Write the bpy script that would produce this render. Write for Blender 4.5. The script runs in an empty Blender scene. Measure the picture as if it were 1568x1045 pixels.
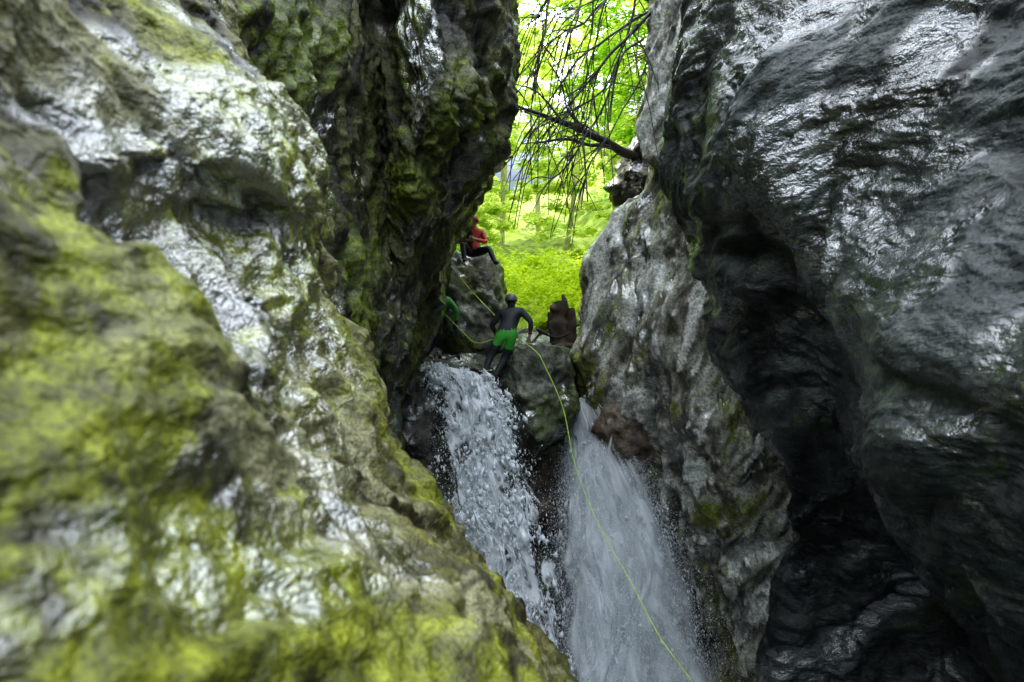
import bpy, bmesh, math, random
import numpy as np
from mathutils import Vector, Matrix
random.seed(5); rng=np.random.default_rng(7)
sc=bpy.context.scene
PITCH=math.radians(8); CP,SP=math.cos(PITCH),math.sin(PITCH)
def P(u,v,d):
    x=(u-784)/1045.*d; yc=-(v-522.5)/1045.*d
    return np.array([x, d*CP-yc*SP, d*SP+yc*CP])
# ---------------------------------------------------------------- noise
def _h(ix,iy,iz,s):
    h=(ix.astype(np.int64)*374761393+iy.astype(np.int64)*668265263+iz.astype(np.int64)*2147483647+s*974634777)&0xffffffff
    h=((h^(h>>13))*1274126177)&0xffffffff
    return h^(h>>16)
G=np.array([[1,1,0],[-1,1,0],[1,-1,0],[-1,-1,0],[1,0,1],[-1,0,1],[1,0,-1],[-1,0,-1],[0,1,1],[0,-1,1],[0,1,-1],[0,-1,-1]],float)
def perlin(p,s=0):
    i=np.floor(p).astype(np.int64); f=p-i; w=f*f*f*(f*(f*6-15)+10); out=0
    for dx in (0,1):
        for dy in (0,1):
            for dz in (0,1):
                g=G[_h(i[:,0]+dx,i[:,1]+dy,i[:,2]+dz,s)%12]
                dd=(g*(f-np.array([dx,dy,dz]))).sum(1)
                ww=(w[:,0] if dx else 1-w[:,0])*(w[:,1] if dy else 1-w[:,1])*(w[:,2] if dz else 1-w[:,2])
                out=out+dd*ww
    return out
def fbm(p,o=4,s=0,g=.5):
    a=1;t=0;q=p.copy()
    for k in range(o):
        t=t+a*perlin(q,s+k);a*=g;q=q*2.03+3.1
    return t
def ridge(p,o=4,s=0):
    a=1;t=0;q=p.copy()
    for k in range(o):
        t=t+a*(1-2.2*np.abs(perlin(q,s+k)));a*=.5;q=q*2.05+1.7
    return t-1.1
def billow(p,o=3,s=0,g=.45):
    a=1;t=0;q=p.copy()
    for k in range(o):
        n=perlin(q,s+k); t=t+a*(2.6*np.sqrt(n*n+.0016)-.55);a*=g;q=q*2.07+1.7
    return t
def vwarp(p,f,s,a):
    return np.stack([fbm(p*f,2,s),fbm(p*f,2,s+10),fbm(p*f,2,s+20)],1)*a
def rot2(p,a,b,c,sx,sy,sz):
    R=np.array(Matrix.Rotation(a,3,'X')@Matrix.Rotation(b,3,'Y')@Matrix.Rotation(c,3,'Z'))
    return (p@R.T)*np.array([sx,sy,sz])
# ---------------------------------------------------------------- mesh helpers
def mesh_np(name,V,F,mat=None,smooth=True,uv=None,parent=None,col=None):
    me=bpy.data.meshes.new(name); k=F.shape[1]
    me.vertices.add(len(V)); me.vertices.foreach_set('co',np.ascontiguousarray(V,dtype=np.float32).ravel())
    me.loops.add(F.size); me.loops.foreach_set('vertex_index',F.astype(np.int32).ravel())
    me.polygons.add(len(F)); me.polygons.foreach_set('loop_start',np.arange(0,F.size,k,dtype=np.int32))
    me.polygons.foreach_set('loop_total',np.full(len(F),k,dtype=np.int32))
    me.polygons.foreach_set('use_smooth',np.full(len(F),smooth))
    me.update(calc_edges=True)
    if uv is not None:
        l=me.uv_layers.new(name='UVMap'); l.data.foreach_set('uv',uv[F.ravel()].astype(np.float32).ravel())
    if col is not None:
        a=me.color_attributes.new(name='Col',type='FLOAT_COLOR',domain='POINT'); a.data.foreach_set('color',col.astype(np.float32).ravel())
    if mat: me.materials.append(mat)
    o=bpy.data.objects.new(name,me); sc.collection.objects.link(o)
    if parent: o.parent=parent
    return o
def catmull(A,n):
    R=len(A); t=np.linspace(0,R-1,n); i=np.minimum(t.astype(int),R-2); f=(t-i)
    idx=lambda k:A[np.clip(k,0,R-1)]
    p0=idx(i-1);p1=idx(i);p2=idx(i+1);p3=idx(i+2)
    f=f.reshape((-1,)+(1,)*(A.ndim-1))
    return .5*(2*p1+(p2-p0)*f+(2*p0-5*p1+4*p2-p3)*f*f+(3*p1-p0-3*p2+p3)*f**3)
def grid_faces(n,m):
    a=(np.arange(n-1)[:,None]*m+np.arange(m-1)[None]).ravel()
    return np.stack([a,a+1,a+m+1,a+m],1)
def sstep(x,a,b):
    t=np.clip((x-a)/(b-a),0,1);return t*t*(3-2*t)
class Rock:
    def __init__(s,mat,base,moss,ma,rot=(0,0,0),st=(1,1,1),wet=.5,light=None,lt=.62,seed=0,k=1.,bands=(),br=(.25,.22),ba=.38,ms=(1,1,1)):
        s.mat=mat;s.base=np.array(base)*k;s.moss=np.array(moss)*k;s.ma=ma;s.rot=rot;s.st=st;s.wet=wet
        s.light=None if light is None else np.array(light)*k;s.lt=lt;s.seed=seed;s.bands=bands;s.br=br;s.ba=ba;s.ms=ms
    def col(s,p,d):
        q=rot2(p,*s.rot,*s.st); sd=s.seed
        n1=.5+.62*fbm(q*.75*np.array(s.ms),4,100+sd,.55); n2=.5+.62*fbm((q+vwarp(p,.9,130,.4))*2.4,5,110+sd,.6); n3=.5+.62*fbm(p*9,3,120+sd,.6)
        c=np.stack([np.interp(n2,[.22,.5,.78],s.base[:,k]) for k in range(3)],1)
        m=sstep(.55*n1+.25*n2+.2*n3,.62-s.ma,.74-s.ma)[:,None]
        mc=s.moss[None]*(.25+.75*np.clip(n3,0,1)+.5*np.clip(n2,0,1))[:,None]
        c=c*(1-m)+mc*m
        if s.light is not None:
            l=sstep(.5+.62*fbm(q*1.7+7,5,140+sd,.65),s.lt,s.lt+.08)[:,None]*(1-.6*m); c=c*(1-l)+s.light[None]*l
        dd=(d-d.mean())/(d.std()+1e-6); c=c*(.4+.6*sstep(dd,-1.8,-.2))[:,None]   # darker in the creases, by displacement depth
        c=c*(.55+.85*np.clip(n3,0,1))[:,None]
        w=.5+.62*fbm(q*1.2+11,5,150+sd,.55)
        thr=np.full(len(p),1-s.wet)
        for band in s.bands:   # lines where seepage water runs down the face
            a=np.array(band); best=np.full(len(p),9.)
            for k in range(len(a)-1):
                ab=a[k+1]-a[k]; t=np.clip(((p-a[k])@ab)/(ab@ab),0,1); best=np.minimum(best,np.linalg.norm(p-a[k]-t[:,None]*ab,axis=1)/(s.br[0]+s.br[1]*np.linalg.norm(a[k])))
            thr=thr-s.ba*np.exp(-best**2*1.3)
        w=sstep(w,thr-.07,thr+.10)
        return np.concatenate([c,w[:,None]],1)
def wall(name,C,n,m,disp,R,parent=None):
    S=catmull(C,n); S=np.swapaxes(catmull(np.swapaxes(S,0,1),m),0,1)
    du=np.gradient(S,axis=1); dv=np.gradient(S,axis=0)
    Nn=np.cross(dv,du); Nn/=np.linalg.norm(Nn,axis=2,keepdims=True)+1e-9
    p=S.reshape(-1,3); d=disp(p); V=p+Nn.reshape(-1,3)*d[:,None]
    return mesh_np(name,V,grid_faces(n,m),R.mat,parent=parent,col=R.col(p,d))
# ---------------------------------------------------------------- materials
def nt(name):
    m=bpy.data.materials.new(name); m.use_nodes=True; t=m.node_tree
    return m,t,t.nodes['Principled BSDF']
def N(t,ty,**k):
    n=t.nodes.new(ty)
    for a,v in k.items(): setattr(n,a,v)
    return n
def noise(t,vec,scale,detail=6,rough=.55,dist=0):
    n=N(t,'ShaderNodeTexNoise'); n.inputs['Scale'].default_value=scale;n.inputs['Detail'].default_value=detail
    n.inputs['Roughness'].default_value=rough;n.inputs['Distortion'].default_value=dist
    t.links.new(vec,n.inputs['Vector']); return n.outputs['Fac']
def ramp(t,fac,stops):
    r=N(t,'ShaderNodeValToRGB'); e=r.color_ramp.elements
    while len(e)<len(stops): e.new(.5)
    for i,(p,c) in enumerate(stops):
        e[i].position=p; e[i].color=(c if len(c)==4 else (*c,1)) if hasattr(c,'__len__') else (c,c,c,1)
    t.links.new(fac,r.inputs['Fac']); return r.outputs['Color']
def mix(t,f,a,b,mode='MIX'):
    n=N(t,'ShaderNodeMix',data_type='RGBA',blend_type=mode)
    for s,v in ((n.inputs[0],f),(n.inputs[6],a),(n.inputs[7],b)):
        if hasattr(v,'links') : t.links.new(v,s)
        elif hasattr(v,'__len__'): s.default_value=(*v,1)
        else: s.default_value=v
    return n.outputs[2]
def mathn(t,op,a,b=0.):
    n=N(t,'ShaderNodeMath',operation=op)
    for s,v in ((n.inputs[0],a),(n.inputs[1],b)):
        if hasattr(v,'links'): t.links.new(v,s)
        else: s.default_value=v
    return n.outputs[0]
def rockmat(name,fs=9,bump=.05,fine=.15,rot=(0,0,0),st=(1,1,1),ior=1.8,rw=.12,rd=.55,sd=.16):
    m,t,b=nt(name); tc=N(t,'ShaderNodeTexCoord').outputs['Object']
    mp=N(t,'ShaderNodeMapping'); mp.inputs['Rotation'].default_value=rot; mp.inputs['Scale'].default_value=st; t.links.new(tc,mp.inputs['Vector'])
    at=N(t,'ShaderNodeAttribute',attribute_name='Col')
    h1=noise(t,mp.outputs[0],fs,4,.55,.3); h2=noise(t,tc,fs*5,3,.6)
    c=mix(t,.85,at.outputs['Color'],ramp(t,h2,[(.34,.3),(.6,1.3)]),'MULTIPLY')
    t.links.new(c,b.inputs['Base Color'])
    w=at.outputs['Alpha']
    t.links.new(mathn(t,'ADD',rd,mathn(t,'MULTIPLY',w,rw-rd)),b.inputs['Roughness'])
    t.links.new(mathn(t,'ADD',sd,mathn(t,'MULTIPLY',w,1-sd)),b.inputs['Specular IOR Level']); b.inputs['IOR'].default_value=ior
    h=mathn(t,'ADD',h1,mathn(t,'MULTIPLY',h2,fine))
    bp=N(t,'ShaderNodeBump'); bp.inputs['Distance'].default_value=bump; t.links.new(h,bp.inputs['Height']); t.links.new(bp.outputs[0],b.inputs['Normal'])
    return m
def plain(name,col,rough=.5,var=.3,scale=20):
    m,t,b=nt(name); tc=N(t,'ShaderNodeTexCoord').outputs['Object']
    n=noise(t,tc,scale,3); c=ramp(t,n,[(.3,[x*(1-var) for x in col]),(.7,col)])
    t.links.new(c,b.inputs['Base Color']); b.inputs['Roughness'].default_value=rough
    return m
def leafmat(name,cols,trans):
    m=bpy.data.materials.new(name);m.use_nodes=True;t=m.node_tree;t.nodes.clear()
    o=N(t,'ShaderNodeOutputMaterial');tc=N(t,'ShaderNodeTexCoord').outputs['Object']
    c=ramp(t,noise(t,tc,.9,3,.7),[(.32,cols[0]),(.5,cols[1]),(.68,cols[2])])
    d=N(t,'ShaderNodeBsdfDiffuse');tr=N(t,'ShaderNodeBsdfTranslucent');mx=N(t,'ShaderNodeMixShader');mx.inputs[0].default_value=trans
    t.links.new(c,d.inputs[0]);t.links.new(c,tr.inputs[0]);t.links.new(d.outputs[0],mx.inputs[1]);t.links.new(tr.outputs[0],mx.inputs[2]);t.links.new(mx.outputs[0],o.inputs[0])
    return m
def foamshader(t):
    d=N(t,'ShaderNodeBsdfDiffuse');d.inputs[0].default_value=(.94,.97,.99,1)
    tl=N(t,'ShaderNodeBsdfTranslucent');tl.inputs[0].default_value=(.94,.97,1,1)
    m1=N(t,'ShaderNodeMixShader');m1.inputs[0].default_value=.45;t.links.new(d.outputs[0],m1.inputs[1]);t.links.new(tl.outputs[0],m1.inputs[2])
    return m1
def watersheet(name,dens,sx,sy,soft):
    m=bpy.data.materials.new(name);m.use_nodes=True;t=m.node_tree;t.nodes.clear()
    o=N(t,'ShaderNodeOutputMaterial');tc=N(t,'ShaderNodeTexCoord').outputs['UV']
    mp=N(t,'ShaderNodeMapping');mp.inputs['Scale'].default_value=(sx,sy,1);t.links.new(tc,mp.inputs[0])
    n=noise(t,mp.outputs[0],1,5,.62,.8)
    sep=N(t,'ShaderNodeSeparateXYZ');t.links.new(tc,sep.inputs[0])
    x=sep.outputs[0]; edge=mathn(t,'MULTIPLY',mathn(t,'MULTIPLY',x,mathn(t,'SUBTRACT',1.,x)),4.)
    th=mathn(t,'ADD',n,mathn(t,'MULTIPLY',edge,.22)); 
    a=ramp(t,th,[(.72-dens,0.),(.72-dens+soft,1.)])
    e2=ramp(t,edge,[(0,0.),(.5,1.)]); a=mathn(t,'MULTIPLY',a,e2)
    m1=foamshader(t)
    tp=N(t,'ShaderNodeBsdfTransparent');m2=N(t,'ShaderNodeMixShader');t.links.new(a,m2.inputs[0]);t.links.new(tp.outputs[0],m2.inputs[1]);t.links.new(m1.outputs[0],m2.inputs[2])
    t.links.new(m2.outputs[0],o.inputs[0]);return m
bandA=[P(410,230,3.1),P(430,320,3.0),P(390,430,2.4),P(370,560,1.9),P(260,720,1.35),P(90,880,1.0)]
bandC=[P(1540,250,4.2),P(1400,330,4.8),P(1380,430,4.9),P(1480,560,4.0),P(1480,720,4.0)]
bandC2=[P(1110,20,7.2),P(1190,200,6.1),P(1300,240,5.3),P(1290,500,6.8)]
bandD=[P(960,340,13),P(970,440,12.5),P(1020,560,12),P(1050,640,11.5)]
R_A=Rock(rockmat('wet_mossy_limestone',15,.05,.14,(.2,.5,.3),(1,.6,1),1.9,.10,.5,.12),[(.028,.024,.006),(.085,.080,.018),(.165,.155,.05)],(.135,.148,.009),.16,(.2,.5,.3),(1,.45,1),.27,light=(.20,.19,.09),lt=.66,k=.8,bands=[bandA],ba=.44)
R_B=Rock(rockmat('dark_mossy_limestone',6,.06,.2,(0,0,0),(1,1,.5),1.8,.15,.6,.15),[(.014,.015,.006),(.05,.054,.016),(.105,.112,.04)],(.085,.11,.008),.14,(0,.25,0),(1,1,.4),.36,seed=5,k=.85)  # darker green-brown base colours than the foreground wall
R_C=Rock(rockmat('wet_grey_limestone',9,.055,.14,(0,.5,0),(.7,.7,1.4),1.8,.14,.5,.15),[(.016,.020,.020),(.040,.047,.045),(.08,.09,.086)],(.035,.05,.014),-.05,(0,.6,.3),(.5,.5,1.3),.35,seed=9,k=.70,bands=[bandC,bandC2],br=(.3,.09),ba=.34)
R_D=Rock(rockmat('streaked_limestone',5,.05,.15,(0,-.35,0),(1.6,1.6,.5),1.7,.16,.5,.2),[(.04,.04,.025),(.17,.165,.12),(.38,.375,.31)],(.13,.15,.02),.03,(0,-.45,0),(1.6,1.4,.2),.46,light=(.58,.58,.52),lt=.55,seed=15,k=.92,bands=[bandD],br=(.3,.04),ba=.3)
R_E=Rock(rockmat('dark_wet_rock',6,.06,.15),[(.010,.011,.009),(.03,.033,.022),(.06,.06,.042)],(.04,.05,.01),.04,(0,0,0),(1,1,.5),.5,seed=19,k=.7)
R_F=Rock(rockmat('boulder_rock',6,.04,.15),[(.035,.038,.022),(.09,.10,.06),(.17,.18,.13)],(.07,.10,.012),.08,seed=23,k=.75,wet=.45)
R_G=Rock(rockmat('pale_boulder_rock',6,.04,.15),[(.07,.075,.05),(.16,.17,.12),(.28,.29,.22)],(.10,.13,.02),.08,seed=33,k=1.,wet=.3)
R_O=Rock(rockmat('rusty_rock',6,.04,.15),[(.04,.03,.02),(.13,.085,.055),(.20,.155,.11)],(.08,.08,.02),-.03,seed=29,k=.7,wet=.2)
# ---------------------------------------------------------------- walls
def ctl(rows):
    return np.array([[P(a[0],(a[2] if len(a)>2 else v),a[1]) for a in r] for v,r in rows])
A=[(-500,[(-2500,.5),(-900,.9),(-300,1.7),(0,2.4),(130,3.0),(200,3.8),(220,4.8),(120,6),(-100,7)]),
 (-250,[(-2500,.5),(-800,.85),(-250,1.5),(0,2.1),(160,2.7),(250,3.5),(285,4.5),(200,6),(0,7)]),
 (0,[(-2500,.5),(-700,.8),(-200,1.3),(20,1.8),(190,2.4),(300,3.1),(345,4.0),(290,5.5),(100,7)]),
 (130,[(-2500,.5),(-700,.8),(-200,1.25),(40,1.7),(220,2.3),(345,3.0),(400,3.9),(350,5.5),(150,7)]),
 (240,[(-2500,.5),(-700,.8),(-200,1.2),(60,1.6),(270,2.2),(420,3.0),(474,3.8),(420,5.5),(200,7)]),
 (340,[(-2500,.5),(-700,.78),(-200,1.1),(60,1.55),(280,2.45),(440,3.15),(490,4.0),(440,5.5),(200,7)]),
 (470,[(-2500,.5),(-700,.75),(-200,1.0),(80,1.35),(300,1.9),(450,2.9),(517,4.0),(480,5.8),(250,7.5)]),
 (640,[(-2500,.48),(-700,.72),(-200,.95),(100,1.2),(320,1.7),(480,2.7),(582,4.2),(560,6),(300,8)]),
 (850,[(-2500,.46),(-700,.7),(-200,.88),(120,1.05),(350,1.45),(555,2.2),(680,3.6),(680,6),(400,8)]),
 (1045,[(-2500,.45),(-700,.66),(-200,.82),(150,.95),(415,1.3),(660,1.9),(815,3.0),(820,5.5),(500,8)]),
 (1500,[(-2500,.45),(-700,.62),(-200,.75),(200,.85),(560,1.1),(880,1.6),(1120,2.5),(1150,4.5),(700,7)])]
CA=ctl(A); CA=np.concatenate([(CA[:,:1]+np.array([-.6,-4,0])),CA],1)
def dispA(p):
    q=rot2(p,.3,.6,.2,1,.45,1); w=vwarp(p,1.1,40,.5)
    k=np.clip(np.linalg.norm(p,axis=1)/2.5,.35,1.)
    return k*(.17*fbm(p*.9,3,1)+.065*ridge((q+w)*1.3,4,11)+.03*billow((q+w)*2.2,2,21)+.025*fbm(p*8,3,25))
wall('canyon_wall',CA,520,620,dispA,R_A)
B=[(-900,[(-100,7),(250,7),(450,8),(560,9.5,-800),(620,9.5,-700),(700,10,-550),(760,12,-400),(700,15,-300),(400,18,-300)]),
 (-400,[(-50,5),(270,5.5),(450,6.8),(560,8.8,-350),(620,8.8,-300),(700,9.6,-250),(790,12,-200),(730,15,-150),(400,18,-150)]),
 (0,[(0,4.8),(300,5.2),(460,6.6),(570,9.0),(625,8.4),(700,9.0),(785,11.5),(735,15),(400,18)]),
 (130,[(50,4.8),(330,5.4),(480,6.8),(580,9.3),(630,8.4),(710,9.0),(788,11.5),(735,15),(400,18)]),
 (210,[(50,4.8),(350,5.6),(490,7.0),(585,9.4),(632,8.5),(710,9.4),(770,11.5),(720,15),(400,18)]),
 (280,[(100,5),(380,6),(500,7.2),(590,9.4),(635,8.8),(690,9.8),(738,11.6),(690,15),(400,18)]),
 (370,[(100,5),(400,6),(520,7.4),(590,9.4),(630,9.4),(662,10.4),(688,11.8),(660,15),(400,18)]),
 (460,[(100,5),(400,6),(530,7.6),(590,9.4),(620,9.8),(648,10.8),(674,12),(650,15),(400,18)]),
 (550,[(150,5),(430,6.2),(540,8),(580,9.4),(605,10),(625,11),(640,12),(620,15),(400,18)]),
 (630,[(150,5),(430,6.4),(540,8),(575,9.4),(588,10),(600,11),(610,12),(590,15),(400,18)]),
 (800,[(150,5),(430,6.6),(540,8.4),(590,9.4),(610,10.2),(635,11.3),(655,12.2),(640,15),(400,18)]),
 (1100,[(150,5),(430,6.6),(560,8.6),(620,9.8),(670,10.6),(710,11.6),(740,12.6),(720,15),(400,18)]),
 (1500,[(150,5),(430,6.6),(560,8.6),(640,9.8),(690,10.6),(730,11.6),(760,12.6),(740,15),(400,18)])]
def dispB(p):
    q=rot2(p,0,.25,0,1.4,1.2,.35);w=vwarp(p,.8,41,.35)
    return .24*fbm(p*.6,3,2)+.11*ridge((q+w)*1.1,4,12)+.045*ridge(q*3.2,3,22)+.035*fbm(p*6,3,26)
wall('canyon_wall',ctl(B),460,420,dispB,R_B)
Cc=[(-560,[(1300,14),(1160,12),(1090,9),(1150,7.5),(1280,6.5),(1400,5.5),(1568,4.6),(1900,3.2),(2800,1.8)]),
 (-250,[(1250,14),(1130,12),(1065,9),(1140,7.4),(1250,6.5),(1380,5.5),(1568,4.4),(1900,3),(2800,1.7)]),
 (0,[(1200,14),(1100,12),(1040,8.6),(1120,7.0),(1230,6.0),(1350,5.3),(1568,4.2),(1900,2.8),(2800,1.6)]),
 (130,[(1180,14),(1080,12),(1016,8.6),(1090,6.9),(1210,5.8),(1340,5.0),(1568,4.0),(1900,2.7),(2800,1.6)]),
 (250,[(1180,14),(1080,12),(1022,8.8),(1090,7.0),(1200,5.9),(1330,5.2),(1568,3.9),(1900,2.6),(2800,1.6)]),
 (350,[(1200,14),(1110,12),(1052,8.8),(1120,7.0),(1210,6.2),(1320,5.3),(1568,3.7),(1900,2.5),(2800,1.5)]),
 (440,[(1220,14),(1140,12),(1080,8.7),(1150,7.2),(1250,6.8),(1330,4.9),(1568,3.5),(1900,2.4),(2800,1.5)]),
 (520,[(1240,14),(1160,12),(1103,8.6),(1170,7.4),(1275,7.0),(1335,4.7),(1568,3.4),(1900,2.4),(2800,1.5)]),
 (620,[(1260,14),(1200,12),(1145,8.6),(1215,7.7),(1300,7.2),(1360,4.7),(1568,3.5),(1900,2.4),(2800,1.5)]),
 (700,[(1280,14),(1240,12),(1190,9.0),(1260,8.3),(1320,7.8),(1370,4.8),(1568,3.6),(1900,2.5),(2800,1.6)]),
 (800,[(1280,14),(1240,12.5),(1200,10.2),(1280,9.6),(1365,9.0),(1405,5.0),(1568,3.8),(1900,2.6),(2800,1.7)]),
 (900,[(1260,14),(1230,13),(1195,11),(1290,10.4),(1430,9.6),(1500,5.0),(1640,4.1),(1950,2.8),(2800,1.8)]),
 (1000,[(1240,14),(1210,13),(1180,11),(1300,10.6),(1480,9.8),(1580,5.2),(1750,4.2),(2000,3.0),(2800,2)]),
 (1180,[(1240,14),(1200,13),(1160,11),(1300,10.8),(1500,9.8),(1700,8),(1850,4.6),(2100,3.4),(2800,2.2)]),
 (1600,[(1240,14),(1200,13),(1160,11),(1300,10.8),(1500,9.8),(1700,8.4),(1900,7),(2200,5),(2800,3)])]
CC=ctl(Cc); CC=np.concatenate([CC,CC[:,-1:]+np.array([.8,-5,0])],1)
def dispC(p):
    q=rot2(p,0,.7,.3,.35,.6,1.0);w=vwarp(p,.5,42,.9)
    s=rot2(p,0,-.25,0,.8,.8,1.7)
    return .26*fbm(p*.45,2,3)+.15*billow((q+w)*.8,2,13,.35)+.042*ridge((s+w)*1.6,4,23)+.02*fbm((s+w)*6,3,27)
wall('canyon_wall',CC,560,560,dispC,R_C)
D=[(-160,[(1200,20),(1080,17),(1015,13),(1060,12),(1150,11),(1300,10.5),(1450,10.5)]),
 (0,[(1180,20),(1060,17),(1000,13),(1040,12),(1130,11),(1300,10.5),(1450,10.5)]),
 (80,[(1180,20),(1050,17),(990,13),(1030,12),(1130,11),(1300,10.5),(1450,10.5)]),
 (200,[(1180,20),(1050,17),(986,13),(1020,12),(1120,11),(1300,10.5),(1450,10.5)]),
 (280,[(1160,20),(1040,17),(985,13.3),(1020,12.2),(1120,11),(1300,10.5),(1450,10.5)]),
 (330,[(1160,20),(1020,17),(945,13.6),(1010,12.2),(1110,11),(1300,10.5),(1450,10.5)]),
 (400,[(1160,20),(980,17.5),(902,14),(980,12.6),(1080,11.4),(1250,10.5),(1450,10.5)]),
 (460,[(1160,20),(960,17.5),(886,13.8),(960,12.5),(1080,11.3),(1250,10.5),(1450,10.5)]),
 (530,[(1160,20),(960,17.5),(880,13.4),(950,12.5),(1060,11.2),(1250,10.5),(1450,10.5)]),
 (610,[(1160,20),(960,17),(890,13.3),(960,12.4),(1070,11),(1250,10.5),(1450,10.5)]),
 (700,[(1160,20),(1000,17),(945,13.2),(1000,12.4),(1090,11),(1250,10.5),(1450,10.5)]),
 (800,[(1160,20),(1060,17),(1015,13.2),(1050,12.2),(1110,11.2),(1250,10.8),(1450,11)]),
 (900,[(1160,20),(1110,17),(1062,13),(1085,12.2),(1130,11.5),(1250,11.2),(1450,11.5)]),
 (1100,[(1160,20),(1120,17),(1090,13),(1110,12.4),(1150,11.8),(1250,11.6),(1450,12)]),
 (1500,[(1160,20),(1120,17),(1090,13),(1110,12.4),(1150,11.8),(1250,11.6),(1450,12)])]
def dispD(p):
    q=rot2(p,0,-.45,0,1.7,1.4,.3);w=vwarp(p,.8,43,.4)
    return .16*fbm(p*.7,3,4)+.12*ridge((q+w)*.8,4,14)+.04*ridge(q*2,3,24)
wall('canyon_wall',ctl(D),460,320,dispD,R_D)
E=[(500,[(540,19),(620,19),(700,19),(760,19),(830,19),(900,19),(1000,19),(1150,19)]),
 (538,[(540,15),(620,15),(700,15),(760,15),(830,15.5),(900,15.5),(1000,15.5),(1150,15.5)]),
 (556,[(540,12.6),(620,12.6),(700,12.8),(760,13.2),(830,14),(900,14),(1000,14),(1150,14)]),
 (590,[(540,12),(620,12),(700,12.6),(760,13),(830,13.8),(900,14),(1000,14),(1150,14)]),
 (700,[(540,11.8),(630,11.8),(710,12.4),(780,12.8),(830,13.4),(900,14.2),(1000,14),(1150,14)]),
 (820,[(540,11.6),(640,11.6),(720,12.4),(780,13.2),(850,14),(920,14.5),(1000,14.3),(1150,14)]),
 (1000,[(540,11.4),(660,11.4),(740,12.4),(800,13.5),(870,14.2),(940,14.5),(1010,14.3),(1150,14)]),
 (1500,[(540,11),(660,11),(740,12),(800,13.5),(870,14.2),(940,14.5),(1010,14.3),(1150,14)])]
def dispE(p):
    return .18*fbm(p*.8,3,5)+.10*ridge(p*1.1,3,15)+.04*ridge(p*3,3,28)
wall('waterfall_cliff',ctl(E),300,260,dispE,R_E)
# ---------------------------------------------------------------- boulders
def boulder(c,size,planes,seed,R,amp=.06,sub=6,name='boulder'):
    bm=bmesh.new();bmesh.ops.create_icosphere(bm,subdivisions=sub,radius=1)
    V=np.array([v.co[:] for v in bm.verts]);F=np.array([[v.index for v in f.verts] for f in bm.faces]);bm.free()
    rr=np.full(len(V),1.25)
    for (n,dd) in planes:
        n=np.array(n,float);n/=np.linalg.norm(n);dt=V@n
        r=np.where(dt>.05,dd/np.maximum(dt,.05),9); rr=-np.log(np.exp(-rr*14)+np.exp(-r*14))/14
    V=V*rr[:,None]; V=V*np.array(size)
    nn=V/np.linalg.norm(V,axis=1,keepdims=True)
    d=amp*(1.5*fbm(V*1.3+seed,3,seed)+.8*ridge(V*2.2+seed,4,seed+3)+.3*fbm(V*9,3,seed+7))
    V=V+nn*d[:,None]+np.array(c)
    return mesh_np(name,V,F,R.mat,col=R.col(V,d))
boulder(P(828,606,12.9),(.78,.8,1.1),[((0,-.1,1),.86),((1,-.2,.1),.85),((-1,-.5,.1),.85),((.1,-1,.1),.8),((.75,-.2,-1),.8),((-.6,-.4,-.8),.98),((.7,-.3,.8),1.)],31,R_F,.07)
boulder(P(721,464,15.2),(.8,.8,1.25),[((-.2,-.2,1),.9),((1,-.3,.2),.85),((.5,-1,.3),.8),((-1,-.4,.1),.9),((.6,-.3,.9),.98)],47,R_G,.09)
boulder(P(690,560,15.6),(1.3,.9,.9),[((0,-.3,1),.7),((.6,-1,.3),.8)],57,R_G,.09,5)
boulder(P(935,560,14.6),(1.0,.9,.9),[((-.5,-.3,1),.7),((-.6,-1,.3),.8)],67,R_D,.09,5)
boulder(P(955,630,13.0),(.66,.5,1.0),[((-.9,-.4,.5),.8),((-.3,-1,.2),.8),((-.8,-.3,-.6),.9)],77,R_O,.09,5)
boulder(P(835,715,13.9),(.5,.5,1.0),[((0,-1,.2),.8),((1,-.5,.3),.8)],87,R_O,.07,5)
boulder(P(992,270,14.4),(.65,.8,.8),[((-1,-.5,.6),.8),((-.6,-.5,-1),.8),((0,-1,0),.8)],97,R_E,.13,5)
# ---------------------------------------------------------------- hillside
n=150
X,Y=np.meshgrid(np.linspace(-40,45,n),np.linspace(15,110,n))
Z=1.3+.3*np.clip(Y-15,0,7)+.42*np.clip(Y-22,0,100)+.9*np.clip(np.abs(X-1.3)-3.2,0,14)
p=np.stack([X.ravel(),Y.ravel(),Z.ravel()],1); p[:,2]+=1.0*fbm(p*.25,4,9)+.25*fbm(p*1.2,3,19)
mh,t,b=nt('forest_floor');tc=N(t,'ShaderNodeTexCoord').outputs['Object']
t.links.new(ramp(t,noise(t,tc,1.1,5,.7),[(.35,(.12,.15,.02)),(.5,(.30,.40,.05)),(.7,(.5,.58,.10))]),b.inputs['Base Color']);b.inputs['Roughness'].default_value=.9
mesh_np('hillside',p,grid_faces(n,n),mh)
M_W,t,b=nt('dark_water');b.inputs['Base Color'].default_value=(.01,.025,.02,1);b.inputs['Roughness'].default_value=.08
tc=N(t,'ShaderNodeTexCoord').outputs['Object'];bp=N(t,'ShaderNodeBump');bp.inputs['Distance'].default_value=.1;t.links.new(noise(t,tc,3,4),bp.inputs['Height']);t.links.new(bp.outputs[0],b.inputs['Normal'])
xx,yy=np.meshgrid(np.linspace(-30,30,60),np.linspace(-40,16,60));pp=np.stack([xx.ravel(),yy.ravel(),np.full(xx.size,-6.3)],1);pp[:,2]+=.08*fbm(pp*.8,3,3)
mesh_np('plunge_pool',pp,grid_faces(60,60),M_W)
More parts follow.
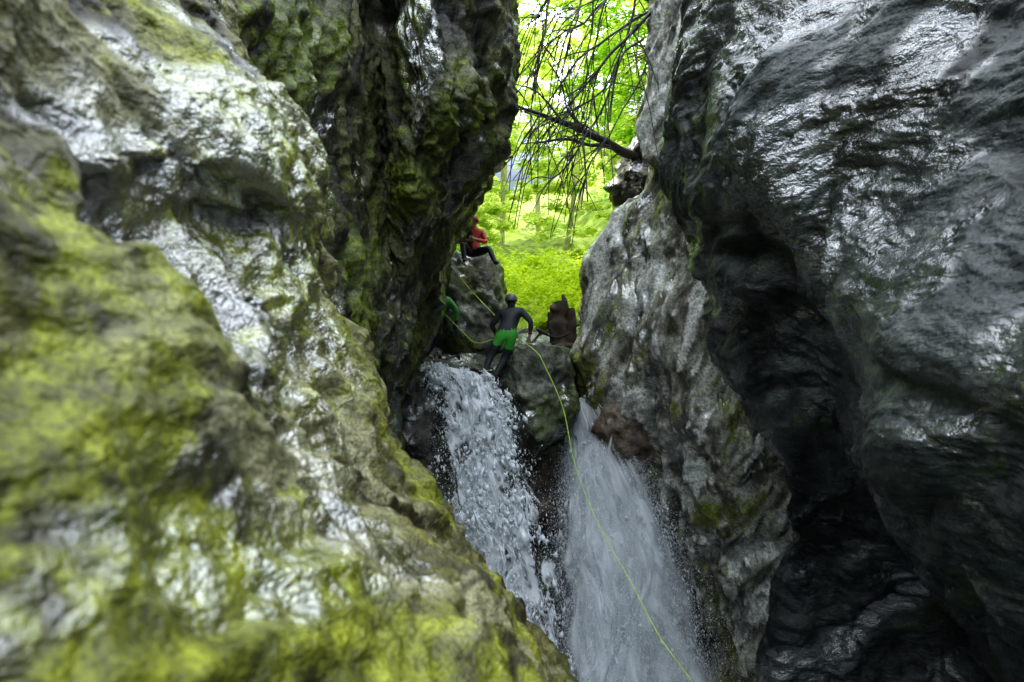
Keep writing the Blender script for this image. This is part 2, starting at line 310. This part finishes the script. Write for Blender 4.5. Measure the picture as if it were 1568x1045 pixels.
# ---------------------------------------------------------------- foliage
def leaves(centers,rad,per,size,flat=.5):
    n=len(centers)*per; c=np.repeat(centers,per,0)
    off=rng.normal(size=(n,3)); off/=np.linalg.norm(off,axis=1,keepdims=True)+1e-6
    off*=(rng.random((n,1))**.5)*np.repeat(rad,per)[:,None]*np.array([1,1,flat]); c=c+off
    a=rng.random(n)*2*np.pi; tilt=rng.normal(size=(n,3))*.45
    nrm=np.stack([tilt[:,0]-.3,tilt[:,1]-.45,np.ones(n)],1);nrm/=np.linalg.norm(nrm,axis=1,keepdims=True)
    d=np.stack([np.cos(a),np.sin(a),np.zeros(n)],1); d-=nrm*(d*nrm).sum(1,keepdims=True); d/=np.linalg.norm(d,axis=1,keepdims=True)
    s=np.cross(nrm,d); L=(size*(.6+.8*rng.random(n)))[:,None]
    return np.stack([c-d*L*.5,c+s*L*.32-d*L*.05,c+d*L*.5-nrm*L*.1,c-s*L*.32-d*L*.05],1).reshape(-1,3)
def leafobj(name,V,mat,parent=None):
    return mesh_np(name,V,np.arange(len(V)).reshape(-1,4),mat,smooth=False,parent=parent)
def tubes(name,paths,mat,parent=None,k=6):
    VV=[];FF=[];o=0
    for pts,rad in paths:
        pts=np.array(pts,float);rad=np.array(rad,float);m=len(pts)
        T=np.gradient(pts,axis=0);T/=np.linalg.norm(T,axis=1,keepdims=True)+1e-9
        up=np.array([.13,.31,.94]);S=np.cross(T,up);S/=np.linalg.norm(S,axis=1,keepdims=True)+1e-9;U=np.cross(S,T)
        an=np.linspace(0,2*np.pi,k,endpoint=False)
        Rr=pts[:,None]+rad[:,None,None]*(S[:,None]*np.cos(an)[None,:,None]+U[:,None]*np.sin(an)[None,:,None])
        VV.append(Rr.reshape(-1,3))
        i=np.arange(m-1)[:,None]*k;j=np.arange(k)[None];j2=(j+1)%k
        FF.append((np.stack([i+j,i+j2,i+k+j2,i+k+j],-1).reshape(-1,4))+o);o+=m*k
    return mesh_np(name,np.concatenate(VV),np.concatenate(FF),mat,parent=parent)
L1=leafmat('beech_leaves_bright',[(.05,.18,.006),(.25,.50,.012),(.60,.80,.05)],.6)
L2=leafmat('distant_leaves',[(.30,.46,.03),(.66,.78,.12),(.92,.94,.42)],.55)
L3=leafmat('shrub_leaves',[(.20,.34,.01),(.54,.68,.02),(.80,.87,.08)],.5)
M_bark=plain('bark',(.07,.055,.035),.85,.6,12);M_barkp=plain('overexposed_bark',(.45,.42,.24),.85,.4,6)  # second bark, for distant trees, paled to imitate overexposure
def smoothpath(pts,n): return catmull(np.array(pts,float),n)
def tree(base,h,lean,crownr,nl,mat,lsize,clumps=60,zmin=.3,bark=None):
    base=np.array(base,float); e=bpy.data.objects.new('beech_tree',None); sc.collection.objects.link(e)
    top=base+np.array([lean[0],lean[1],h]); tr=smoothpath([base-np.array([0,0,1]),base+(top-base)*.3+rng.normal(size=3)*.3,base+(top-base)*.65+rng.normal(size=3)*.4,top],14)
    paths=[(tr,np.linspace(.012*h,.02,14))]; cs=[]
    for i in range(clumps):
        f=zmin+(1-zmin)*rng.random(); s=tr[int(f*13)]; a=rng.random()*6.28; r=crownr*(.35+.65*rng.random())*(1-.6*abs(f-.55))
        en=s+np.array([math.cos(a)*r,math.sin(a)*r,r*rng.uniform(-.25,.4)])
        md=(s+en)/2+np.array([0,0,.12*r]); paths.append((smoothpath([s,md,en],6),np.linspace(.028,.006,6)))
        cs.append(en);cs.append(md*.4+en*.6)
    cs=np.array(cs);tubes('trunk_and_limbs',paths,bark or M_bark,e,5)
    leafobj('crown',leaves(cs,.45+.5*rng.random(len(cs)),nl//len(cs),lsize,.35),mat,e)
def gz(x,y): return 1.3+.3*min(max(y-15,0),7)+.42*max(y-22,0)+.9*min(max(abs(x-1.3)-3.2,0),14)
for (x,y,h,l,cr) in [(-4.2,20,12,(2.5,-1),4.5),(6.2,19.5,13,(-2,-1),4.5),(7.5,24,15,(-3,-2),5.5),(-5.5,25,15,(3,-1),5.5),(10,24,14,(-1,0),5),(-10,24,14,(1,0),5)]:
    tree((x,y,gz(x,y)),h,l,cr,12000,L1,.16,clumps=90,zmin=.2)
for (x,y,h) in [(-9,36,14),(-3.5,33,13),(-.6,38,16),(5.2,33,14),(9,35,15),(13,36,15),(3.2,42,18),(-4,44,16),(9,44,18),(-14,38,16),(2,50,20),(-1,56,22),(6,56,22)]:
    tree((x,y,gz(x,y)-.5),h,(rng.normal(),rng.normal()),5.5,8000,L2,.34,clumps=60,zmin=.1,bark=M_barkp)
cs=[];rs=[]
for i in range(520):
    x=rng.uniform(-6,8);y=rng.uniform(17.2,28); cs.append([x,y,gz(x,y)+rng.uniform(.1,1.9)]);rs.append(rng.uniform(.3,.8))
leafobj('shrub_foliage',leaves(np.array(cs),np.array(rs),90,.15,.6),L3)
# ---------------------------------------------------------------- dead branches over gap
def brush(paths_uv,name,mat,twigs=0,droop=0,tr=.006,k=6,wob=.06):
    out=[]
    for pts,r0,r1 in paths_uv:
        q=smoothpath([P(*a) for a in pts],22); q+= wob*np.stack([perlin(q*2+9,1),perlin(q*2+5,2),perlin(q*2+2,3)],1)
        out.append((q,np.linspace(r0,r1,22)*(1+.5*perlin(q*5+3,8))))
        for _ in range(twigs):
            i=rng.integers(3,20);s=q[i];T=q[min(i+1,21)]-q[i-1];T/=np.linalg.norm(T)
            dvec=T+rng.normal(size=3)*.5+np.array([0,0,-droop]);dvec/=np.linalg.norm(dvec);L=rng.uniform(.3,1.6)
            e1=s+dvec*L*.5+np.array([0,0,.04]);e2=s+dvec*L+np.array([0,0,-.25*L])
            out.append((smoothpath([s,e1,e2],7),np.linspace(max(r1,tr)*1.5,tr,7)))
    return tubes(name,out,mat,None,k)
M_tw=plain('wet_dark_bark',(.018,.014,.01),.6,.4,15)
brush([([(1040,-20,12.5),(985,30,12.4),(930,90,12.3),(880,150,12.2),(800,240,12.0)],.045,.011),
 ([(1010,10,13),(960,40,12.8),(880,100,12.5),(820,190,12.2),(770,260,12)],.03,.009),
 ([(985,60,13),(950,90,12.8),(915,180,12.5),(860,260,12.2),(820,300,12)],.028,.009),
 ([(960,-40,12.6),(900,30,12.4),(850,60,12.2),(795,110,12)],.024,.009),
 ([(900,-40,12.6),(880,40,12.4),(850,140,12.2),(830,240,12)],.02,.008),
 ([(850,-40,12.6),(835,40,12.4),(820,100,12.2),(785,150,12)],.028,.009),
 ([(825,-60,12.2),(828,60,12.1),(815,170,12),(812,260,11.9)],.018,.008),
 ([(920,-60,12),(900,80,12.1),(905,170,12),(860,290,11.9)],.02,.008),
 ([(1000,-60,12.3),(930,-10,12.2),(860,20,12),(790,30,11.8)],.02,.008),
 ([(940,-60,12.8),(915,60,12.7),(890,150,12.5),(875,230,12.4),(880,300,12.3)],.02,.008),
 ([(980,-40,12.4),(955,70,12.4),(920,140,12.3),(850,180,12.2),(800,170,12)],.024,.008),
 ([(1010,30,12.8),(990,100,12.5),(960,160,12.3),(900,260,12),(880,320,11.9)],.022,.008)],'dead_branches',M_tw,12,.45,.007)
brush([([(1010,250,14.4),(955,232,14),(900,205,13.6),(840,180,13.2),(790,158,12.9)],.12,.02),
 ([(955,232,14),(910,222,13.6),(860,215,13.3),(800,222,13)],.05,.009),
 ([(900,205,13.6),(870,170,13.4),(860,130,13.2),(830,80,13)],.035,.008)],'fallen_tree_limb',M_tw,7,.3,.007)
brush([([(866,560,15),(861,530,15),(858,500,15),(862,480,15),(858,462,15)],.30,.18),([(878,540,14.9),(876,500,14.9),(874,476,14.9)],.16,.07),([(848,545,14.9),(847,510,14.9),(844,480,14.9)],.14,.05),([(862,490,14.9),(866,470,14.9),(866,450,14.9)],.12,.04),
 ([(800,545,14.4),(825,515,14.8),(858,498,15)],.04,.03),([(812,548,14.3),(860,530,14.5),(905,522,14.8)],.06,.035),([(822,505,14.8),(850,516,14.8),(892,500,14.9)],.035,.025)],'tree_stump',plain('rotten_wood',(.08,.06,.04),.85,.8,5),0,0,.006,12,.14)
# ---------------------------------------------------------------- waterfalls
def blobs(c,dirs,L,W):
    n=len(c); d=dirs/np.linalg.norm(dirs,axis=1,keepdims=True)
    a=np.cross(d,rng.normal(size=(n,3)));a/=np.linalg.norm(a,axis=1,keepdims=True);b=np.cross(d,a)
    L=L[:,None];W=W[:,None]
    V=np.stack([c+d*L,c-d*L,c+a*W,c-a*W,c+b*W*.8,c-b*W*.8],1); V+=rng.normal(size=V.shape)*W[:,None]*.35
    f=np.array([[0,2,4],[0,4,3],[0,3,5],[0,5,2],[1,4,2],[1,3,4],[1,5,3],[1,2,5]])
    return V.reshape(-1,3),(np.arange(n)[:,None,None]*6+f[None]).reshape(-1,3)
M_drop=bpy.data.materials.new('white_water_drops');M_drop.use_nodes=True;t=M_drop.node_tree;t.nodes.clear()
o_=N(t,'ShaderNodeOutputMaterial');f_=foamshader(t);gl=N(t,'ShaderNodeBsdfGlossy');gl.inputs['Roughness'].default_value=.25;mx=N(t,'ShaderNodeMixShader');mx.inputs[0].default_value=.12
t.links.new(f_.outputs[0],mx.inputs[1]);t.links.new(gl.outputs[0],mx.inputs[2]);t.links.new(mx.outputs[0],o_.inputs[0])
def fall(p0,p1,v0,v1,T,nd,sz,dens,uvs,seed,spread=.14,bias=.6,soft=.12,thr=.3,clf=(7,14),mist=0):
    e=bpy.data.objects.new('waterfall',None);sc.collection.objects.link(e)
    g=np.array([0,0,-9.8])
    def pos(s,t):
        s=s[:,None];t=t[:,None]; return p0*(1-s)+p1*s+(v0*(1-s)+v1*s)*t+.5*g*t*t
    for k,dn in enumerate(dens):
        n,m=120,50;tt,ss=np.meshgrid(np.linspace(0,T,n),np.linspace(0,1,m),indexing='ij')
        q=pos(ss.ravel(),tt.ravel()); st=q*np.array([2.2,2.2,.6])
        q[:,1]+= (.12+.3*tt.ravel())*fbm(st+k*7,3,seed+k) - .12*k
        q[:,0]+= .35*fbm(st*np.array([.5,.5,1])+k*5+20,3,seed+k+5)*(tt.ravel()+.15)
        uv=np.stack([ss.ravel(),(tt.ravel()/T)**1.6+k*3.3],1)
        mesh_np('water_sheet',q,grid_faces(n,m),watersheet('foaming_water_%d'%(seed+k),dn,uvs[0]*(1+.3*k),uvs[1]*(1+.3*k),soft),uv=uv,parent=e)
    s=rng.beta(1.5,1.5,nd);t=T*rng.random(nd)**bias
    cl=fbm(np.stack([s*clf[0],(t/T)**1.6*clf[1],np.zeros(nd)],1)+seed,3,seed); keep=cl*1.3+.5*rng.random(nd)>thr+.12*(t/T)
    s=s[keep];t=t[keep];n=len(s); q=pos(s,t); q+=rng.normal(size=(n,3))*(.03+spread*t[:,None]/T)
    vel=(v0*(1-s[:,None])+v1*s[:,None])+g*t[:,None]+rng.normal(size=(n,3))*1.4
    W=sz*np.exp(rng.normal(size=n)*.6);V,F=blobs(q,vel,W*rng.uniform(1.1,2.8,n),W)
    mesh_np('splash_drops',V,F,M_drop,parent=e)
    if mist:
        s=rng.random(mist);t=T*rng.random(mist)**.45;q=pos(s,t)+rng.normal(size=(mist,3))*(.05+.42*(t[:,None]/T)**2)
        W=.0035*np.exp(rng.normal(size=mist)*.4);V,F=blobs(q,rng.normal(size=(mist,3))+g*.3,W*1.5,W);mesh_np('spray_mist',V,F,M_drop,parent=e)
fall(P(648,556,12.3),P(748,574,12.2),np.array([.6,-.9,-.4]),np.array([1.4,-1.1,-.6]),1.05,46000,.012,[.10,.03],(8,11),3,.12,.6,.12,.50,(6,9),20000)
fall(P(868,625,13.5),P(900,600,13.3),np.array([-.25,-.7,-.6]),np.array([2.0,-1.0,-.4]),1.0,80000,.0065,[.33,.22,.15],(10,3),13,.22,.6,.34,.26,(9,4),120000)
# ---------------------------------------------------------------- ropes
M_rope=plain('yellow_green_rope',(.5,.75,.08),.6,.2,60)
def rope(pts,r=.011):
    tubes('climbing_rope',[(smoothpath([P(*a) for a in pts],60),np.full(60,r))],M_rope,None,8)
rope([(800,522,12.2),(822,540,12.0),(832,556,11.9),(862,625,11.8),(880,710,11.4),(915,800,10.8),(965,890,10),(1010,975,9.2),(1062,1048,8.5),(1120,1150,8)],.007)
rope([(690,408,14.2),(715,438,13.8),(740,465,13.2),(762,488,12.7)],.008)
rope([(680,480,12.9),(705,505,12.8),(728,525,12.7),(755,520,12.5)],.007)
# ---------------------------------------------------------------- people
M_suit=plain('black_wetsuit',(.010,.015,.020),.7,.5,25);M_green=plain('green_seat_guard',(.05,.40,.03),.5,.3,20)
M_helm=plain('dark_helmet',(.09,.095,.10),.4,.2,20);M_skin=plain('skin',(.45,.26,.18),.5,.15,30);M_red=plain('red_jacket',(.65,.06,.025),.6,.3,20)
M_redh=plain('red_helmet',(.5,.10,.04),.4,.2,20);M_hair=plain('brown_hair',(.05,.03,.02),.7,.4,40);M_boot=plain('canyoning_boots',(.04,.02,.022),.7,.4,30);M_strap=plain('harness_strap',(.25,.03,.03),.6,.2,30)
def person(origin,J,mats,region,helmet,face_dir,name='canyoner'):
    names=list(J);idx={k:i for i,k in enumerate(names)};V=[J[k][0] for k in names];Rr=[J[k][1] for k in names]
    E=[('pelvis','waist'),('waist','chest'),('chest','neck'),('neck','head'),('head','crown'),
       ('chest','lsh'),('lsh','lel'),('lel','lwr'),('lwr','lpalm'),('chest','rsh'),('rsh','rel'),('rel','rwr'),('rwr','rpalm'),
       ('pelvis','lhip'),('lhip','lkn'),('lkn','lan'),('lan','lto'),('pelvis','rhip'),('rhip','rkn'),('rkn','ran'),('ran','rto')]
    E=[(idx[a],idx[b]) for a,b in E]
    for sd in ('l','r'):
        wp=np.array(J[sd+'wr'][0]);pp=np.array(J[sd+'palm'][0]);d=pp-wp;d/=np.linalg.norm(d)
        side=np.cross(d,[0,1,.2]);side/=np.linalg.norm(side);dn=np.cross(side,d)
        for k in range(5):
            if k<4:
                b0=pp+side*(k-1.5)*.021; L=[.034,.04,.037,.028][k]; pts=[b0+d*.03,b0+d*(.03+L)+dn*.008,b0+d*(.03+L*1.5)+dn*.03]
            else:
                b0=pp-side*.03-d*.02; pts=[b0-side*.02+d*.01,b0-side*.03+d*.035+dn*.01]
            pi=idx[sd+'palm']
            for q in pts:
                V.append(tuple(q));Rr.append((.0095,.0095));E.append((pi,len(V)-1));pi=len(V)-1
    me=bpy.data.meshes.new(name);me.from_pydata([tuple(v) for v in V],E,[]);o=bpy.data.objects.new(name,me);sc.collection.objects.link(o)
    bpy.context.view_layer.objects.active=o
    sk=o.modifiers.new('s','SKIN');sk.use_smooth_shade=True;sl=me.skin_vertices[0].data
    for i,r in enumerate(Rr): sl[i].radius=(r[0],r[1]) if hasattr(r,'__len__') else (r,r)
    for i in range(len(V)): sl[i].use_root=(i==idx['pelvis'])
    su=o.modifiers.new('u','SUBSURF');su.levels=2;su.render_levels=2
    dg=bpy.context.evaluated_depsgraph_get();nm=bpy.data.meshes.new_from_object(o.evaluated_get(dg));o.modifiers.clear();o.data=nm
    nm.materials.clear()
    for m in mats:nm.materials.append(m)
    for p in nm.polygons:p.material_index=region(p.center,p.normal);p.use_smooth=True
    o.location=tuple(origin)
    h=np.array(J['head'][0]);fd=np.array(face_dir,float);fd/=np.linalg.norm(fd)
    bm=bmesh.new();bmesh.ops.create_uvsphere(bm,u_segments=24,v_segments=16,radius=1)
    bmesh.ops.delete(bm,geom=[v for v in bm.verts if v.co.z<-.25],context='VERTS')
    bmesh.ops.transform(bm,matrix=Matrix.Diagonal((.118,.14,.125,1)),verts=bm.verts)
    for v in bm.verts:
        if v.co.z<-.02: v.co.x*=1.04;v.co.y*=1.05
    hm=bpy.data.meshes.new('helmet');bm.to_mesh(hm);bm.free();hm.materials.append(helmet)
    for p in hm.polygons:p.use_smooth=True
    ho=bpy.data.objects.new('helmet',hm);sc.collection.objects.link(ho);ho.parent=o;ho.location=tuple(h+np.array([0,0,.05]))
    ho.rotation_euler=(0.12,0,-math.atan2(fd[0],fd[1]))
    so=ho.modifiers.new('t','SOLIDIFY');so.thickness=.008
    side=np.cross(fd,[0,0,1]);up=np.array([0,0,1.])
    bm=bmesh.new()
    def sp(c,r,sc3=(1,1,1)):
        M=Matrix.Translation(Vector(c))@Matrix.Diagonal((r*sc3[0],r*sc3[1],r*sc3[2],1));bmesh.ops.create_icosphere(bm,subdivisions=2,radius=1,matrix=M)
    sp(h+fd*.105-up*.02,.016,(.8,1,1.4));sp(h+side*.088,.022,(.6,1,1.4));sp(h-side*.088,.022,(.6,1,1.4));sp(h+fd*.09-up*.06,.02,(1.2,.6,.4));sp(h+fd*.09-up*.1,.022)
    fm=bpy.data.meshes.new('nose_mouth_ears');bm.to_mesh(fm);bm.free();fm.materials.append(M_skin);fo=bpy.data.objects.new('nose_mouth_ears',fm);sc.collection.objects.link(fo);fo.parent=o
    bm=bmesh.new();sp(h+fd*.092+side*.032+up*.005,.011);sp(h+fd*.092-side*.032+up*.005,.011)
    fm=bpy.data.meshes.new('eyes');bm.to_mesh(fm);bm.free();fm.materials.append(M_hair);fo=bpy.data.objects.new('eyes',fm);sc.collection.objects.link(fo);fo.parent=o
    return o
J={'pelvis':((0,0,0),(.16,.14)),'waist':((.04,.05,.16),(.135,.115)),'chest':((.09,.12,.34),(.175,.13)),'neck':((.09,.15,.47),(.07,.07)),'head':((.08,.16,.59),(.09,.10)),'crown':((.08,.16,.67),(.07,.08)),
 'lsh':((-.11,.12,.39),.082),'lel':((-.28,.18,.15),.057),'lwr':((-.18,.32,-.02),.038),'lpalm':((-.14,.35,-.06),(.036,.02)),
 'rsh':((.28,.12,.41),.082),'rel':((.45,.06,.20),.057),'rwr':((.43,.14,-.02),.038),'rpalm':((.415,.17,-.09),(.036,.02)),
 'lhip':((-.10,0,-.07),.125),'lkn':((-.30,.10,-.42),.080),'lan':((-.42,.0,-.80),.050),'lto':((-.47,.14,-.87),.050),
 'rhip':((.10,0,-.07),.125),'rkn':((-.03,.18,-.45),.080),'ran':((-.22,.06,-.80),.050),'rto':((-.20,.24,-.86),.050)}
def regm(c,n):
    if c.z<-.74: return 3
    if c.z<.03 and c.z>-.30-.25*(c.x) and abs(c.x)<.26 and c.y<.18: return 1
    if c.z>.5 and c.y>.14: return 2
    if .0<c.z<.035: return 4
    if c.x>.38 and c.z<-.03: return 2
    return 0
person(P(776,509,12.55),J,[M_suit,M_green,M_skin,M_boot,M_strap],regm,M_helm,(0,1,0))
J2={'pelvis':((0,0,0),(.15,.13)),'waist':((0,0,.16),(.13,.11)),'chest':((0,-.03,.34),(.17,.12)),'neck':((0,-.04,.49),(.06,.06)),'head':((-.01,-.06,.60),(.085,.095)),'crown':((-.01,-.06,.68),(.07,.08)),
 'lsh':((-.19,-.03,.40),.072),'lel':((-.27,-.14,.15),.05),'lwr':((-.12,-.34,.12),.034),'lpalm':((-.06,-.38,.13),(.034,.02)),
 'rsh':((.19,-.03,.40),.072),'rel':((.27,-.14,.15),.05),'rwr':((.06,-.32,.16),.034),'rpalm':((0,-.36,.17),(.034,.02)),
 'lhip':((-.10,-.02,-.03),.11),'lkn':((-.20,-.42,.04),.068),'lan':((-.14,-.55,-.34),.045),'lto':((-.15,-.68,-.38),.042),
 'rhip':((.10,-.02,-.03),.11),'rkn':((.34,-.38,-.05),.068),'ran':((.48,-.55,-.40),.045),'rto':((.52,-.68,-.42),.042)}
def reg2(c,n):
    if c.z>.5 or (c.y<-.33 and c.z>.1 and abs(c.x)<.14): return 2
    if c.z>.02: return 1 if (c.x>-.02 or c.x<-.2) else 0
    if c.z<-.32: return 3
    return 0
s=person(P(725,385,14.3),J2,[M_suit,M_red,M_skin,M_boot],reg2,M_redh,(-.3,-1,0))
def reg3(c,n):
    if c.z<-.74: return 3
    return 1 if .0<c.z<.5 else 0
person(P(664,490,13.4),J,[M_suit,M_green,M_skin,M_boot],reg3,M_helm,(1,-.2,0))
# ---------------------------------------------------------------- camera / light
cam=bpy.data.cameras.new('camera');co=bpy.data.objects.new('camera',cam);sc.collection.objects.link(co);sc.camera=co
co.rotation_euler=(math.radians(90)+PITCH,0,0);cam.lens=24;cam.sensor_width=36;cam.clip_start=.05;cam.clip_end=500
cam.dof.use_dof=True;cam.dof.focus_distance=12.5;cam.dof.aperture_fstop=1.8
sd=Vector((-.72,.30,.95)).normalized()
su=bpy.data.lights.new('sun','SUN');so=bpy.data.objects.new('sun',su);sc.collection.objects.link(so);su.energy=5;su.angle=math.radians(.5);su.color=(1,.95,.84)
so.rotation_euler=(-sd).to_track_quat('-Z','Y').to_euler()
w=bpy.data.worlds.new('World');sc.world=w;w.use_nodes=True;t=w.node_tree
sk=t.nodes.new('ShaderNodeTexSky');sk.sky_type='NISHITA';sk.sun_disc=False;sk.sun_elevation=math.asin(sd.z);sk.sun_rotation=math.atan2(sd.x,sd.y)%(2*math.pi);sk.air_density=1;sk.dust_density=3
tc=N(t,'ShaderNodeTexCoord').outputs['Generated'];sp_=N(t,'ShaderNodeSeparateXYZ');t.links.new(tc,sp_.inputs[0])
cm=ramp(t,noise(t,tc,2.6,5,.55),[(.44,0.),(.54,1.)])   # bright broken cloud added overhead, out of view, to light the canyon
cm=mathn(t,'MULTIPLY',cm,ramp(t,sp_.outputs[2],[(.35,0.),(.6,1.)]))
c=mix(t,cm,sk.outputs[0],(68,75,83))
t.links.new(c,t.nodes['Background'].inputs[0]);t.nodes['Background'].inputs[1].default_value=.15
sc.view_settings.view_transform='Standard';sc.view_settings.look='None';sc.view_settings.exposure=0
